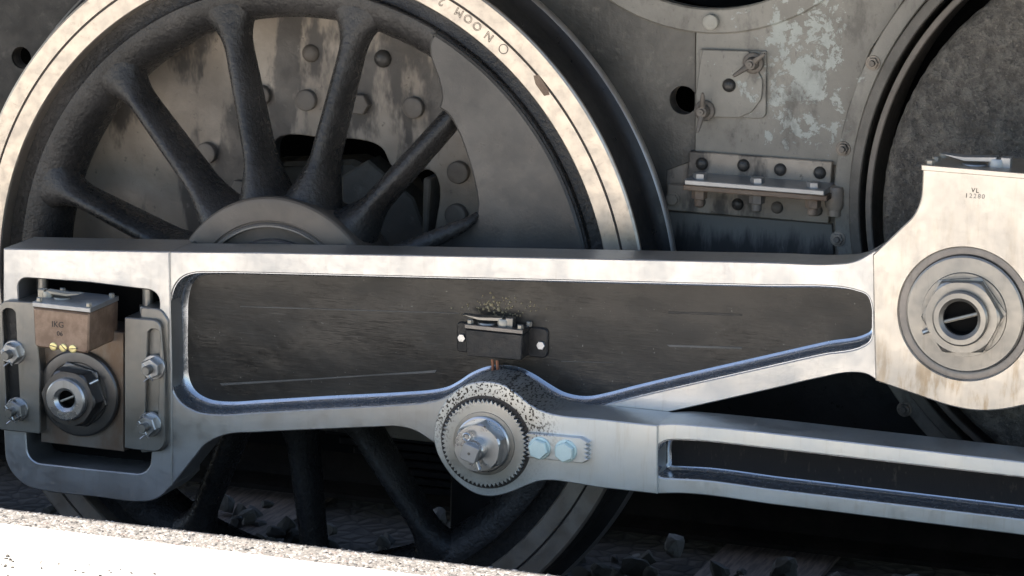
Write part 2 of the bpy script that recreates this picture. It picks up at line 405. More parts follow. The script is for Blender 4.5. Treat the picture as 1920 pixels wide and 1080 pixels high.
# ------------------------------------------------------------------ shared small meshes (unit size, pointing to -Y)
def unit_dome(mat):
    return MB().lathe([(1, .2), (1, -.05), (.97, -.2), (.86, -.42), (.66, -.6), (.38, -.71), (.12, -.74), (0.001, -.745)], n=24).mesh('dome', mat, 60)
def unit_hex(mat, h=.75, washer=0.0, turn=0.0):
    m = MB()
    if washer: m.lathe([(washer, .2), (washer, -.10), (washer-.06, -.16), (.3, -.16)], n=28)
    hx = lambda r, y: [(r*math.cos(R(60*i+turn)), y, r*math.sin(R(60*i+turn))) for i in range(6)]
    m.rings([hx(1, .2), hx(1, -h+.10), hx(.90, -h)]); m.cap([hx(.90, -h)]); return m.mesh('hex', mat, 25)
def unit_round(mat, h=.7):
    return MB().lathe([(1, .2), (1, -h+.12), (.96, -h+.04), (.88, -h), (.5, -h-.02), (0.001, -h-.02)], n=24).mesh('round_head', mat, 50)
def unit_cyl(mat, h=1.0, ch=.15):
    return MB().lathe([(1, .2), (1, -h+ch), (1-ch, -h), (0.001, -h)], n=20).mesh('stud', mat, 30)
DOME = unit_dome(M['bolt']); DOMEB = unit_dome(M['boltblack'])
HEXB = unit_hex(M['bolt'], .8); HEXF = unit_hex(M['frame'], .7, 1.3); HEXS = unit_hex(M['nut'], .95, 1.15); HEXZ = unit_hex(M['zinc'], .75, 1.12)
HEXBR = unit_hex(M['nut'], .7); HEXR = unit_hex(M['rust'], .9); ROUNDB = unit_round(M['bolt']); ROUNDP = unit_round(M['boltpale'])
STUD = unit_cyl(M['steel_grey']); STUDF = unit_cyl(M['bolt'], .5); BRASS = unit_round(M['brass'], .35); KNOB = unit_round(M['alloy'], 1.0)
def put(me, name, px, Y, rpx, parent, turn=0, sy=None, rot=None):
    """small round part at pixel px on plane Y with radius in pixels"""
    p = W(px[0], px[1], Y); s = rpx*((W(px[0], px[1]+1, Y)-p).length)
    return place(me, name, p, parent, rot or (0, turn, 0), (s, s*(sy or 1), s))

# =================================================================== SETTING
PZ = ZW-.210                     # platform top
PY = -.80                        # platform edge
ground = MB().add([(-60, -60, -.16), (60, -60, -.16), (60, 60, -.16), (-60, 60, -.16)], [[0, 1, 2, 3]]).build('ballast_bed', M['ground'])
tag(ground, 'dark stone ballast bed under the locomotive', kind='structure')
yl0 = WZ(0, 986, PZ).y; yl1 = WZ(0, 1037, PZ).y
pf = MB().slab([(-14, -.16), (14, -.16), (14, PZ), (-14, PZ)], PY-26, PY, .006).build('platform', M['aggregate'])
tag(pf, 'sunlit exposed-aggregate platform with a painted white line along its edge', kind='structure')
MB().box((-14, yl1, PZ-.002), (14, yl0, PZ+.004)).build('painted_line', M['white'], pf)
MB().add([(-14, PY-26, PZ+.004), (2.6, PY-26, PZ+.004), (2.6, PY-2.2, PZ+.004), (-14, PY-2.2, PZ+.004)], [[0, 1, 2, 3]]).build('added_bounce_paving', M['concrete'], pf)  # unseen pale paving, added to bounce sunlight onto the locomotive's side
MB().add([(2.6, PY-26, PZ+.004), (14, PY-26, PZ+.004), (14, PY-2.2, PZ+.004), (2.6, PY-2.2, PZ+.004)], [[0, 1, 2, 3]]).build('added_dark_paving', M['added_asphalt'], pf)  # unseen dark paving, added to weaken the bounce from the right
MB().add([(-14, yl0, PZ+.002), (14, yl0, PZ+.002), (14, PY-.002, PZ+.002), (-14, PY-.002, PZ+.002)], [[0, 1, 2, 3]]).build('edge_strip', M['edge'], pf)
def pebbles(name, y0, y1, x0, x1, cnt, smin, smax, zoff, mat='pebble'):
    m = MB()
    ico = [(0, 0, 1), (.89, 0, .45), (.28, .85, .45), (-.72, .53, .45), (-.72, -.53, .45), (.28, -.85, .45), (.8, .5, -.3), (-.3, .9, -.3), (-.95, 0, -.3), (-.3, -.9, -.3), (.8, -.5, -.3)]
    fc = [[0, 1, 2], [0, 2, 3], [0, 3, 4], [0, 4, 5], [0, 5, 1], [1, 6, 2], [2, 6, 7], [2, 7, 3], [3, 7, 8], [3, 8, 4], [4, 8, 9], [4, 9, 5], [5, 9, 10], [5, 10, 1], [1, 10, 6]]
    for i in range(cnt):
        x = random.uniform(x0, x1); y = random.uniform(y0, y1); s = random.uniform(smin, smax)
        a = random.uniform(0, 6.28); ca, sa = math.cos(a), math.sin(a); ex = random.uniform(.7, 1.4); h = random.uniform(.4, .75)
        j = [random.uniform(.8, 1.2) for _ in ico]
        vs = []
        for (px, py, pz), q in zip(ico, j):
            u, v = px*s*ex*q, py*s/ex*q
            vs.append((x+u*ca-v*sa, y+u*sa+v*ca, PZ+zoff+pz*s*h*q))
        m.add(vs, fc)
    me = bpy.data.meshes.new(name); me.from_pydata(m.v, [], m.f); me.materials.append(M[mat])
    o = bpy.data.objects.new(name, me); col.objects.link(o); o.parent = pf; o.location = -WORG[pf]
    return tag(o, kind='stuff')
pebbles('pebbles', yl0+.002, PY-.001, -.75, 1.25, 6500, .0028, .0062, .0)
pebbles('pebbles', yl1-.22, yl1-.004, -.75, 1.0, 700, .0018, .0042, .001, 'stone')

# rails, sleepers, ballast stones
def rail(y, label):
    prof = [(-.062, -.150), (.062, -.150), (.062, -.139), (.012, -.122), (.009, -.110), (.009, -.045), (.034, -.034), (.035, -.006), (.026, 0), (-.026, 0), (-.035, -.006), (-.034, -.034), (-.009, -.045), (-.009, -.110), (-.012, -.122), (-.062, -.139)]
    m = MB(); a = [(-14, y+p[0], p[1]) for p in prof]; b = [(14, y+p[0], p[1]) for p in prof]
    m.rings([a, b]); m.cap([a]); m.cap([b]); o = m.build('rail', M['railrust']); tag(o, label, 'rail')
rail(.055, 'dark rusty steel rail under the near wheel beside the platform'); rail(1.555, 'dark rusty steel rail in shade behind the lower wheel spokes')
sl_me = MB().slab([(-.13, -.16), (.13, -.16), (.13, -.02), (-.13, -.02)], -.5, 2.1, .012).mesh('sleeper', M['wood'], 32, Vector((0, .8, -.15)))
for x, lb in ((-.68, 'brown weathered wooden sleeper showing below the left end block of the coupling rod'), (-.06, 'dark wooden sleeper deep in shade behind the lower wheel spokes'),
              (.56, 'dark wooden sleeper in shade below the toothed disc of the connecting rod'), (1.18, 'dark wooden sleeper in shade below the fluted connecting rod')):
    tag(place(sl_me, 'sleeper', (x, .8, -.28)), lb, 'sleeper', 'wooden sleepers under the locomotive')
def stone_mesh(seed):
    rnd = random.Random(seed); bm = bmesh.new(); bmesh.ops.create_icosphere(bm, subdivisions=2, radius=1)
    pl = [(Vector((rnd.gauss(0, 1), rnd.gauss(0, 1), rnd.gauss(0, 1))).normalized(), rnd.uniform(.42, .72)) for _ in range(11)]
    for v in bm.verts:
        for nn, dd in pl:
            k = v.co.dot(nn)
            if k > dd: v.co -= nn*(k-dd)
        v.co = v.co*rnd.uniform(1.2, 1.28); v.co.z *= .8
    me = bpy.data.meshes.new('stone'); bm.to_mesh(me); bm.free(); me.materials.append(M['stone']); return me
SM = [stone_mesh(i) for i in range(8)]
for i in range(300):
    x, y = random.uniform(-1.1, 1.75), random.uniform(.55, 1.32)
    if abs(y-1.555) < .09 or abs(y-.055) < .09: y += .2
    s = random.uniform(.014, .030)
    place(SM[i % 8], 'stone', (x, y, -.16+random.uniform(.0, .05)), ground, (random.uniform(-.5, .5), random.uniform(-.5, .5), random.uniform(0, 6)), (s*random.uniform(.8, 1.4), s, s))

# =================================================================== LOCOMOTIVE FRAME
FY = .20
fr = thing('locomotive_frame', (0.6, .4, 0), 'grey-brown riveted locomotive frame plate behind the spoked wheel and rods', 'frame')
def Wc(x, z): return (x, z)
TOPC = (.712, ZW+.865)
box_hole = L2(spline([(512, 300), (514, 268), (528, 256), (610, 259), (690, 265), (716, 278), (735, 312), (770, 330), (800, 318), (818, 330, 0), (815, 430), (800, 520), (700, 620), (560, 620), (520, 480)], 5), FY)
main = [(-1.3, ZW-.30), (2.6, ZW-.30), (2.6, ZW+1.0), (-1.3, ZW+1.0)]
JC = (1.552, ZW+.252)             # centre of the round opening for the crank disc
holes = [(box_hole, None), (circle(*W2(40, 108, FY), .0205, 32), None), (circle(*W2(1283, 188, FY), .0265, 36), None),
         (circle(TOPC[0], TOPC[1], .33, 72), None), (circle(JC[0], JC[1], .535, 120), None)]
MB().slab(main, FY, FY+.035, .002, holes).build('frame_plate', M['frame'], fr)
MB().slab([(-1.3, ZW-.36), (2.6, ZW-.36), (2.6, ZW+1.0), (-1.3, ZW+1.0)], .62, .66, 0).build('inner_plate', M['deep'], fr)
MB().slab([(-4.5, .02), (5, .02), (5, ZW+1.0), (-4.5, ZW+1.0)], 1.30, 1.33, 0).build('far_frame_plate', M['deep'], fr)  # carried down almost to the rail to block sunlit ground beyond
MB().box((-4.5, -.60, ZW+1.02), (5, 2.3, ZW+1.07)).build('running_board', M['framedark'], fr)  # unseen deck, its overhang shaped to cut sky light on the rods
MB().box((-4.5, .30, ZW+1.07), (5, 2.1, ZW+2.9)).build('body_side', M['framedark'], fr)
# darker raised section to the right of the wheel
xs = W2(1302, 100, FY-.004)[0]; as_ = -math.degrees(math.acos(max(-1, min(1, (xs-TOPC[0])/.335))))
sec = L2([(1304, 300), (1250, 320), (1246, 480), (1246, 600), (985, 600), (985, -60)], FY-.004)+[(TOPC[0]+.335*math.cos(R(-180+(as_+180)*i/24)), TOPC[1]+.335*math.sin(R(-180+(as_+180)*i/24))) for i in range(25)]
MB().slab(sec, FY-.004, FY+.002, .001, [(circle(*W2(1281, 188, FY-.004), .0255, 36), None)]).build('side_plate', M['framedark'], fr)
MB().slab([(-1.3, ZW-.2), W2(-30, 560, FY-.003), W2(90, 300, FY-.003), W2(150, 120, FY-.003), W2(230, -60, FY-.003), (-.6, ZW+.95), (-1.3, ZW+.95)], FY-.003, FY+.002, .001, [(circle(*W2(40, 108, FY-.003), .0205, 32), None)]).build('side_plate', M['frame_blackish'], fr)  # thin overlay sheet, makes the plate left of the wheel darker
# rivets and bolts
for p in ((325, 88, 18), (462, 93, 17), (583, 100, 17)): put(DOME, 'rivet', p[:2], FY, p[2], fr)
put(DOMEB, 'rivet', (718, 110), FY, 17, fr)
for p in ((577, 187, 20), (677, 194, 21), (778, 201, 20), (492, 178, 19), (390, 286, 20), (862, 322, 21), (858, 402, 21)):
    put(ROUNDB if p[0] != 677 else HEXB, 'bolt', p[:2], FY, p[2], fr)
put(HEXB, 'bolt', (452, 352), FY, 17, fr)
# parts seen through the axle-box opening
m = MB().slab(L2(rpoly([(690, 300), (775, 372), (800, 440), (800, 520), (640, 520), (640, 330)]), .30), .30, .36, .004); m.build('axle_box', M['framedark'], fr)
m = MB().slab(L2(rpoly([(500, 305, 6), (660, 300, 6), (760, 345, 10), (772, 372, 10), (740, 400, 8), (500, 400)]), .42), .42, .5, .01); m.build('axle_box_cover', M['frame'], fr)
m = MB().slab(L2(rpoly([(806, 326, 8), (820, 330), (812, 460), (803, 460)]), .21), .175, .24, .003); m.build('horn_guide', M['framedark'], fr)
# ring round the top opening
MB().slab(circle(TOPC[0], TOPC[1]+.008, .362, 120), FY-.016, FY+.01, .003, [(circle(TOPC[0], TOPC[1]-.012, .297, 120), None)]).build('opening_ring', M['plate'], fr)
put(ROUNDP, 'bolt', (1334, 41), FY-.016, 15, fr)
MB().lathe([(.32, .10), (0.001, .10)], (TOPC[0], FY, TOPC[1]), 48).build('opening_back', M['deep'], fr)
# grey patch plate
PYd = FY-.010
tarc = lambda a0, a1, k=24: [(TOPC[0]+.335*math.cos(R(a0+(a1-a0)*i/k)), TOPC[1]+.335*math.sin(R(a0+(a1-a0)*i/k))) for i in range(k+1)]
xl = W2(1303, 100, PYd)[0]; al = -math.degrees(math.acos(max(-1, min(1, (xl-TOPC[0])/.335))))
gp = L2([(1303, 292), (1430, 301), (1580, 312), (1580, 250), (1600, 180), (1632, 95), (1695, 0), (1745, -60)], PYd)+[(TOPC[0]+.6, TOPC[1]+.1)]+tarc(0, al)
MB().slab(gp, PYd, FY+.001, .0015).build('patched_plate', M['plate'], fr)
# inspection cover with wing nuts
iy = PYd-.006
cov = MB().slab(L2(rpoly([(1311, 92, 5), (1437, 96, 3), (1436, 223, 12), (1309, 218, 4)]), iy), iy, PYd+.001, .0012).build('inspection_cover', M['plate'], fr)
lid = L2(rpoly([(1316, 93, 6), (1404, 96, 4), (1418, 128, 6), (1430, 150, 20), (1428, 185, 25), (1410, 210, 25), (1385, 221, 12), (1316, 219, 5), (1304, 180, 20)]), iy-.004)
MB().slab(lid, iy-.004, iy+.0005, .0012).build('lid', M['plate'], cov)
put(DOMEB, 'knob', (1367, 160), iy-.004, 13, cov)
def wingnut(px, a, ln):
    p = W(px[0], px[1], iy-.004); m = MB()
    m.lathe([(.019, 0), (.019, -.005), (.017, -.007), (.012, -.007)], p, 24)
    m.lathe([(.012, 0), (.011, -.016), (.009, -.024), (.0055, -.024), (.005, -.030), (0.001, -.030)], p, 20)
    d = Vector((math.cos(a), 0, math.sin(a)))
    for sg in (1, -1):
        q0 = p+Vector((0, -.016, 0))+d*sg*.004; q1 = p+Vector((0, -.026, 0))+d*sg*ln*.6; q2 = p+Vector((0, -.032, 0))+d*sg*ln
        m.tube([q0, q0.lerp(q1, .5), q1, q1.lerp(q2, .7), q2], [.006, .0055, .0045, .0035, .002], 8)
    m.build('wing_nut', M['bolt'], cov, 50)
wingnut((1322, 207), R(84), .036); wingnut((1413, 118), R(38), .036)
# bolted splice angles
def plate(px, y0, y1, name, mat, parent=fr, ch=.0015, r=0): return MB().slab(L2(rpoly(px) if r else px, y0), y0, y1, ch).build(name, mat, parent)
up = plate([(1293, 284), (1560, 304), (1556, 362), (1288, 340)], FY-.022, FY+.001, 'upper_angle', M['frame'])
for p in ((1316, 307), (1394, 310), (1463, 318), (1537, 324)): put(DOMEB, 'rivet', p, FY-.022, 12, up)
low = plate([(1252, 346), (1560, 366), (1553, 419), (1250, 394)], FY-.018, FY+.001, 'lower_angle', M['frame'])
for p in ((1312, 378), (1383, 383), (1457, 389), (1531, 394)): put(DOMEB if p[0] == 1383 else DOME, 'rivet', p, FY-.018, 11.5, low)
put(HEXF, 'nut', (1262, 374), FY-.018, 11, low)
a = W(1283, 344, FY-.105); b = W(1545, 371, FY-.105)
def ledge(z0, z1, ya, yb, x0, x1, name, mat, par):
    m = MB(); m.slab([(x0[0], x0[1]+z0), (x1[0], x1[1]+z0), (x1[0], x1[1]+z1), (x0[0], x0[1]+z1)], ya, yb, .0015); return m.build(name, mat, par)
zz = (a.z+b.z)/2
lu = ledge(.0005, .010, FY-.105, FY-.018, (a.x, zz), (b.x, zz), 'upper_flange', M['alu'], up)
ll = ledge(-.010, -.0005, FY-.100, FY-.014, (a.x-.004, zz), (b.x+.004, zz), 'lower_flange', M['rust'], low)
for t in (.085, .50, .90):
    x = a.x+(b.x-a.x)*t; y = FY-.080
    hm = MB(); hx = lambda r, z: [(x+r*math.cos(R(60*i+15)), y+r*math.sin(R(60*i+15)), z) for i in range(6)]
    hm.rings([hx(.013, zz+.010), hx(.013, zz+.019), hx(.012, zz+.020)]); hm.cap([hx(.012, zz+.020)]); hm.build('bolt', M['alu'], up)
    hm = MB(); hm.rings([hx(.014, zz-.010), hx(.014, zz-.026), hx(.012, zz-.027)]); hm.cap([hx(.012, zz-.027)])
    hm.lathe([(.009, 0), (.009, -.012), (.007, -.014), (.001, -.014)], (x, y, zz-.027), 16, axis='Z'); hm.build('nut', M['rust'] if t != .5 else M['bolt'], low)
plate([(1250, 396), (1560, 420), (1575, 640), (1250, 640)], FY-.008, FY+.001, 'lower_plate', M['stained'])
plate([(1250, 560), (1800, 560), (1800, 900), (1250, 900)], FY-.006, FY+.0, 'bottom_plate', M['black'])
h = W(1566, 350, FY-.05); m = MB()
m.lathe([(.001, .002), (.014, 0), (.0165, -.006), (.0165, -.034), (.014, -.040), (.012, -.040), (.012, -.052), (.001, -.052)], (h.x, h.y, h.z), 20, axis='Z'); m.box((h.x-.012, h.y, h.z-.03), (h.x+.012, FY, h.z-.008)); m.build('hinge_lug', M['frame'], fr)
# rings round the crank opening
def ring(r0, r1, y0, y1, name, mat, ch=.002): return MB().slab(circle(JC[0], JC[1], r1, 180), y0, y1, ch, [(circle(JC[0], JC[1], r0, 180), None)]).build(name, mat, fr, 25)
ring(.556, .585, .150, FY+.001, 'opening_flange', M['plate'])
ring(.532, .551, .118, FY+.002, 'inner_ring', M['framedark'])
ring(.508, .5195, .112, FY+.03, 'sealing_lip', M['bolt'])
for p in ((1637, 118), (1581, 279), (1571, 448), (1696, 767)):
    bb = put(HEXF, 'bolt', p, .150, 11, fr); pp = W(p[0], p[1], .150)
    place(STUDF, 'stud', pp+Vector((0, -.007, 0)), fr, None, (.0055, .012, .0055))
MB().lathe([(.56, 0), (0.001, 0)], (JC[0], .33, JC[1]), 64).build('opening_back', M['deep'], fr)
# leaf spring pack low down behind the wheel
for k in range(7):
    z = ZW-.345-.0165*k; hw = .34-.03*k
    MB().slab([(.26-hw, z), (.26+hw, z), (.26+hw, z+.0135), (.26-hw, z+.0135)], .34, .44, .002).build('spring_leaf', M['black'], fr)
MB().slab([(.19, ZW-.50), (.30, ZW-.50), (.30, ZW-.30), (.19, ZW-.30)], .32, .46, .004).build('spring_buckle', M['black'], fr)

# =================================================================== CRANK DISC
cr = thing('crank_disc', (JC[0], .1, 0), 'rough black cast crank disc behind the pale big end at the right edge', 'crank disc')
m = MB(); nA, loops = 360, []
rnd = random.Random(3)
from mathutils import noise as mnoise
prof = [(.474, .16), (.474, .05), (.470, .035), (.462, .026)]+[(r, .022) for r in [.455-.0062*i for i in range(73)]]
for r, y in prof:
    l = []
    for i in range(nA):
        A = 2*math.pi*i/nA; v = Vector((r*math.cos(A), 0, r*math.sin(A)))
        dn = mnoise.fractal(v*55, .75, 2.1, 4)*.0030
        l.append((JC[0]+(r+dn*.6)*math.cos(A), y+dn, JC[1]+(r+dn*.6)*math.sin(A)))
    loops.append(l)
m.rings(loops); m.cap([loops[-1]]); m.build('disc', M['casting'], cr, 70)
MB().lathe([(.10, .06), (.10, -.10), (.001, -.10)], (pinR.x, 0, pinR.z), 40).build('crank_pin', M['steel_dark'], cr)

# =================================================================== DRIVING WHEEL
dw = thing('driving_wheel', (0, .06, 0), 'large black spoked driving wheel with bright steel tyre behind the rods', 'wheel')
C0 = (0, 0, ZW)
tp = [(.600, .125), (.606, .10), (.606, .0035), (.6085, 0), (.6375, 0), (.6385, .0035), (.6412, .0035), (.6422, 0), (.6705, 0), (.6745, .0025), (.6755, .006), (.670, .02), (.670, .12)]
ty = MB().lathe(tp, C0, 300, close=True).build('tyre', M['tyre'], dw, 28)
MB().lathe([(.6752, .0062), (.6758, .0085), (.679, .070), (.683, .080), (.692, .088), (.7005, .0925)], C0, 300).build('tread', M['black'], ty, 40)  # black puts the shade on the tread into its colour
MB().lathe([(.7000, .0920), (.7040, .0955), (.7055, .100), (.7055, .106), (.702, .116), (.688, .123), (.66, .123)], C0, 300).build('flange', M['steel'], ty, 40)
MB().lathe([(.6383, .0030), (.6414, .0030)], C0, 300).build('groove', M['groove'], ty)
MB().lathe([(.6065, .10), (.6065, .036), (.577, .034), (.5745, .032), (.5735, .018), (.571, .0155), (.556, .015), (.535, .024), (.520, .040), (.512, .06), (.512, .11), (.53, .12)], C0, 240, close=True).build('rim', M['wheel'], dw, 40)
def spoke(ang, rend=.566):
    m = MB(); loops = []; ns = 34; nc = 24
    ca, sa = math.cos(ang), math.sin(ang)
    for k in range(ns+1):
        t = k/ns; r = .165+t*(rend-.165)
        e1 = max(0, 1-t/.28); e2 = max(0, (t-.72)/.28) if rend > .5 else 0
        wdt = .0225-.002*t+.040*e1**1.5+.085*e2**2.6
        front = -.066+.090*t-.030*e1**1.1-.006*e2**2; back = .050+.040*t
        yc = (front+back)/2; hd = (back-front)/2
        l = []
        for i in range(nc):
            A = 2*math.pi*i/nc; cx, sx = math.cos(A), math.sin(A)
            e = .62
            u = wdt*math.copysign(abs(cx)**e, cx); v = hd*math.copysign(abs(sx)**e, sx)
            if v < 0: u *= 1-.50*(abs(v)/hd)**2.2
            l.append((r*ca-u*sa, yc+v, ZW+r*sa+u*ca))
        loops.append(l)
    m.rings(loops); m.cap([loops[0]]); m.cap([loops[-1]]); return m
SP0 = 106.4
sp_short = spoke(0, .460).mesh('spoke', M['wheel'], 70, Vector(C0))
sp_me = spoke(0).mesh('spoke', M['wheel'], 70, Vector(C0))
for k in range(13):
    if k not in (3, 4): place(sp_short if k == 2 else sp_me, 'spoke', C0, dw, (0, -R(SP0-k*360/13), 0))
hb = MB().lathe([(.16, .13), (.190, .06), (.198, -.05), (.203, -.070), (.2055, -.088), (.2045, -.094), (.2015, -.0975), (.194, -.099), (.163, -.099), (.1615, -.096), (.159, -.0955), (.157, -.099), (.1535, -.1005), (.151, -.099), (.150, -.088), (.134, -.086), (.125, -.086)], C0, 120).build('hub', M['hub'], dw, 30)
MB().lathe([(.156, -.0985), (.1545, -.1015), (.1515, -.1010), (.1503, -.097)], C0, 120).build('hub_ring', M['steel_grey'], hb)
MB().lathe([(.128, -.07), (.128, -.094), (.125, -.097), (.119, -.097), (.117, -.093), (.001, -.092)], C0, 96).build('axle_end', M['steel_dark'], hb)
cw = [W2(*p, .006) for p in [(816, 58), (805, 80), (806, 105), (815, 132), (823, 158), (827, 182), (822, 203), (838, 214), (856, 243), (870, 278), (884, 325), (893, 368), (894, 392), (886, 410), (860, 424), (800, 452), (745, 480)]]
cw = spline([(*p, 1 if i in (0, 6, 16) else 0) for i, p in enumerate(cw)], 4)
i0 = min(range(len(cw)), key=lambda i: (cw[i][0]-W2(745, 480, .006)[0])**2+(cw[i][1]-W2(745, 480, .006)[1])**2)
cw = cw[:i0+1]
a1 = math.atan2(cw[0][1]-ZW, cw[0][0]); arc0 = [(.2*math.cos(R(t)), ZW+.2*math.sin(R(t))) for t in range(20, -21, -8)]
arc = [(.570*math.cos(R(-20)+(a1-R(-20))*i/60), ZW+.570*math.sin(R(-20)+(a1-R(-20))*i/60)) for i in range(61)]
MB().slab(cw+arc0+arc, .006, .10, .0045).build('counterweight', M['counter'], dw, 40)
lip = [W(x, y, .004) for x, y in ((893, 402), (886, 412), (875, 419), (862, 425), (830, 440), (800, 454), (770, 468), (735, 486))]
MB().tube([p+Vector((0, .006-.010*i, 0)) for i, p in enumerate(lip)], [.005, .009, .012, .014, .016, .018, .021, .025], 14).build('spoke', M['wheel'], dw, 70)
# stamped marks on the tyre
def text_mesh(ch, size, mat, outline=None, fill='BOTH'):
    cu = bpy.data.curves.new('t', 'FONT'); cu.body = ch; cu.size = size; cu.align_x = 'CENTER'; cu.align_y = 'CENTER'
    if outline: cu.fill_mode = 'NONE'; cu.bevel_depth = outline; cu.bevel_resolution = 0
    else: cu.extrude = .0003
    o = bpy.data.objects.new('t', cu); col.objects.link(o); dg = bpy.context.evaluated_depsgraph_get()
    me = bpy.data.meshes.new_from_object(o.evaluated_get(dg)); bpy.data.objects.remove(o); bpy.data.curves.remove(cu)
    me.materials.clear(); me.materials.append(mat); return me
def tyre_mark(ch, px, size, outline=.0012, flip=math.pi):
    p = W(px[0], px[1], 0); a = math.atan2(p.z-ZW, p.x)
    me = text_mesh(ch, size, M['ink'], outline)
    o = place(me, 'stamped_letter', (p.x, -.0004, p.z), ty)
    o.rotation_euler = Matrix(((1, 0, 0), (0, 0, -1), (0, 1, 0))).to_euler()
    o.rotation_euler = (Matrix.Rotation(-(a-math.pi/2)+flip, 3, 'Y') @ Matrix(((1, 0, 0), (0, 0, -1), (0, 1, 0)))).to_euler()
for ch, px in (('2', (828, 3)), ('M', (861, 23)), ('O', (878, 35)), ('O', (895, 49)), ('N', (917, 68))): tyre_mark(ch, px, .0205, .00045)
p = W(944, 92, 0); MB().lathe([(.0075, .001), (.0075, -.0006), (.0090, -.0006), (.0090, .001)], (p.x, 0, p.z), 28).build('stamped_circle', M['ink'], ty)
pt = [(1000, 142), (1010, 140), (1028, 168), (1030, 178), (1020, 180), (1004, 158)]
MB().slab(L2(pt, -.0006), -.0006, .002, .0003).build('stamped_patch', M['rust'], ty)

# =================================================================== COUPLING ROD
RY, RT = -.205, .086
rod = thing('coupling_rod', (.5, -.16, 0), 'long polished steel coupling rod with black recessed web and pale big end', 'rod')
outer = [(316, 472, 1), (480, 473.5, 1), (960, 482, 1), (1440, 492, 1), (1570, 494.5), (1605, 489), (1640, 470, 1), (1700, 470, 1), (1700, 690, 1), (1650, 718, 1), (1625, 702), (1590, 699), (1540, 708), (1440, 731, 1), (1210, 783, 1), (1000, 830, 1), (860, 862, 1), (816, 832), (778, 808), (745, 800), (712, 800.5, 1), (480, 811), (425, 815), (386, 833), (362, 861), (322, 911, 1), (316, 911, 1)]
pocket = [(318, 610), (319, 570), (327, 537), (341, 520), (362, 512), (395, 510.5, 0), (480, 511.5, 1), (960, 523.5, 1), (1440, 535, 1), (1575, 538), (1605, 544), (1626, 553), (1634, 570), (1636, 610), (1634, 635), (1622, 648), (1540, 665.5), (1440, 688), (1185, 746.5), (1120, 763), (1092, 768), (1065, 767), (1035, 759), (1005, 742), (980, 726), (955, 714), (926, 709), (900, 711.5), (873, 722), (850, 737), (828, 748.5), (800, 755), (755, 759), (600, 767), (480, 774), (400, 777.5), (365, 771), (336, 752), (321, 722), (318, 680)]
def px_loop(l, Y, n=6): return L2(spline(l, n), Y)
PD, PR = .052, .020
prof = [(-.0016, 0), (0, .0016), (.001, PD-PR)]+[(.001+PR*(1-math.cos(t)), PD-PR+PR*math.sin(t)) for t in [math.pi/2*i/6 for i in range(1, 7)]]
pk = px_loop(pocket, RY)
MB().slab(px_loop(outer, RY), RY, RY+RT, .0018, [(pk, [(-.0018, 0), (0, .0018)])]).build('rod_body', M['steel'], rod, 24)
def liner(loop, pr, y0, name, parent):
    m = MB(); loop = ccw(loop); m.rings([[(x, y0+d, z) for x, z in offset(loop, a)] for a, d in pr]); return m.build(name, M['gloss'], parent, 50)
liner(pk, [(-.0008, .0022), (.0012, .0022)]+prof[2:], RY, 'pocket_wall', rod)
web = MB().slab(offset(ccw(pk), .013), RY+PD-.0022, RY+PD+.02, 0).build('web', M['web'], rod)
for sl_ in ([(450, 574), (640, 580), (860, 587), (860, 588.6), (640, 582), (450, 576)], [(412, 719), (600, 709), (780, 697), (818, 694), (815, 699), (700, 705), (560, 714), (416, 723)], [(1250, 646.5), (1392, 651), (1390, 655), (1255, 650.5)], [(1052, 677), (1150, 680), (1150, 681.5), (1052, 678.6)]):
    MB().slab(L2(sl_, RY+PD-.0032), RY+PD-.0032, RY+PD, .0004).build('paint_ridge', M['ridge'], web)
MB().slab(L2([(1252, 584), (1330, 586), (1392, 589), (1391, 592.5), (1330, 590.5), (1254, 588)], RY+PD-.0027), RY+PD-.0027, RY+PD, .0004).build('paint_ridge', M['black'], web)
# end block with the bearing slot
EY = RY-.004
blk = [(6, 466, 1), (160, 469, 1), (317, 472, 1), (322, 690, 1), (322, 911, 1), (297, 934), (270, 941), (180, 932, 1), (80, 920), (50, 911), (26, 891), (12, 866), (8, 830), (6, 640)]
slot = rpoly([(33, 520, 16), (170, 530), (299, 546, 24), (297, 700), (280, 891, 24), (160, 879), (52, 867, 30), (40, 700)])
eb = MB().slab(px_loop(blk, EY), EY, EY+.12, .002, [(L2(slot, EY), None)]).build('end_block', M['steel'], rod, 24)
MB().slab(L2([(20, 510), (310, 530), (300, 905), (35, 890)], EY+.09), EY+.09, EY+.11, 0).build('slot_back', M['deep'], rod)
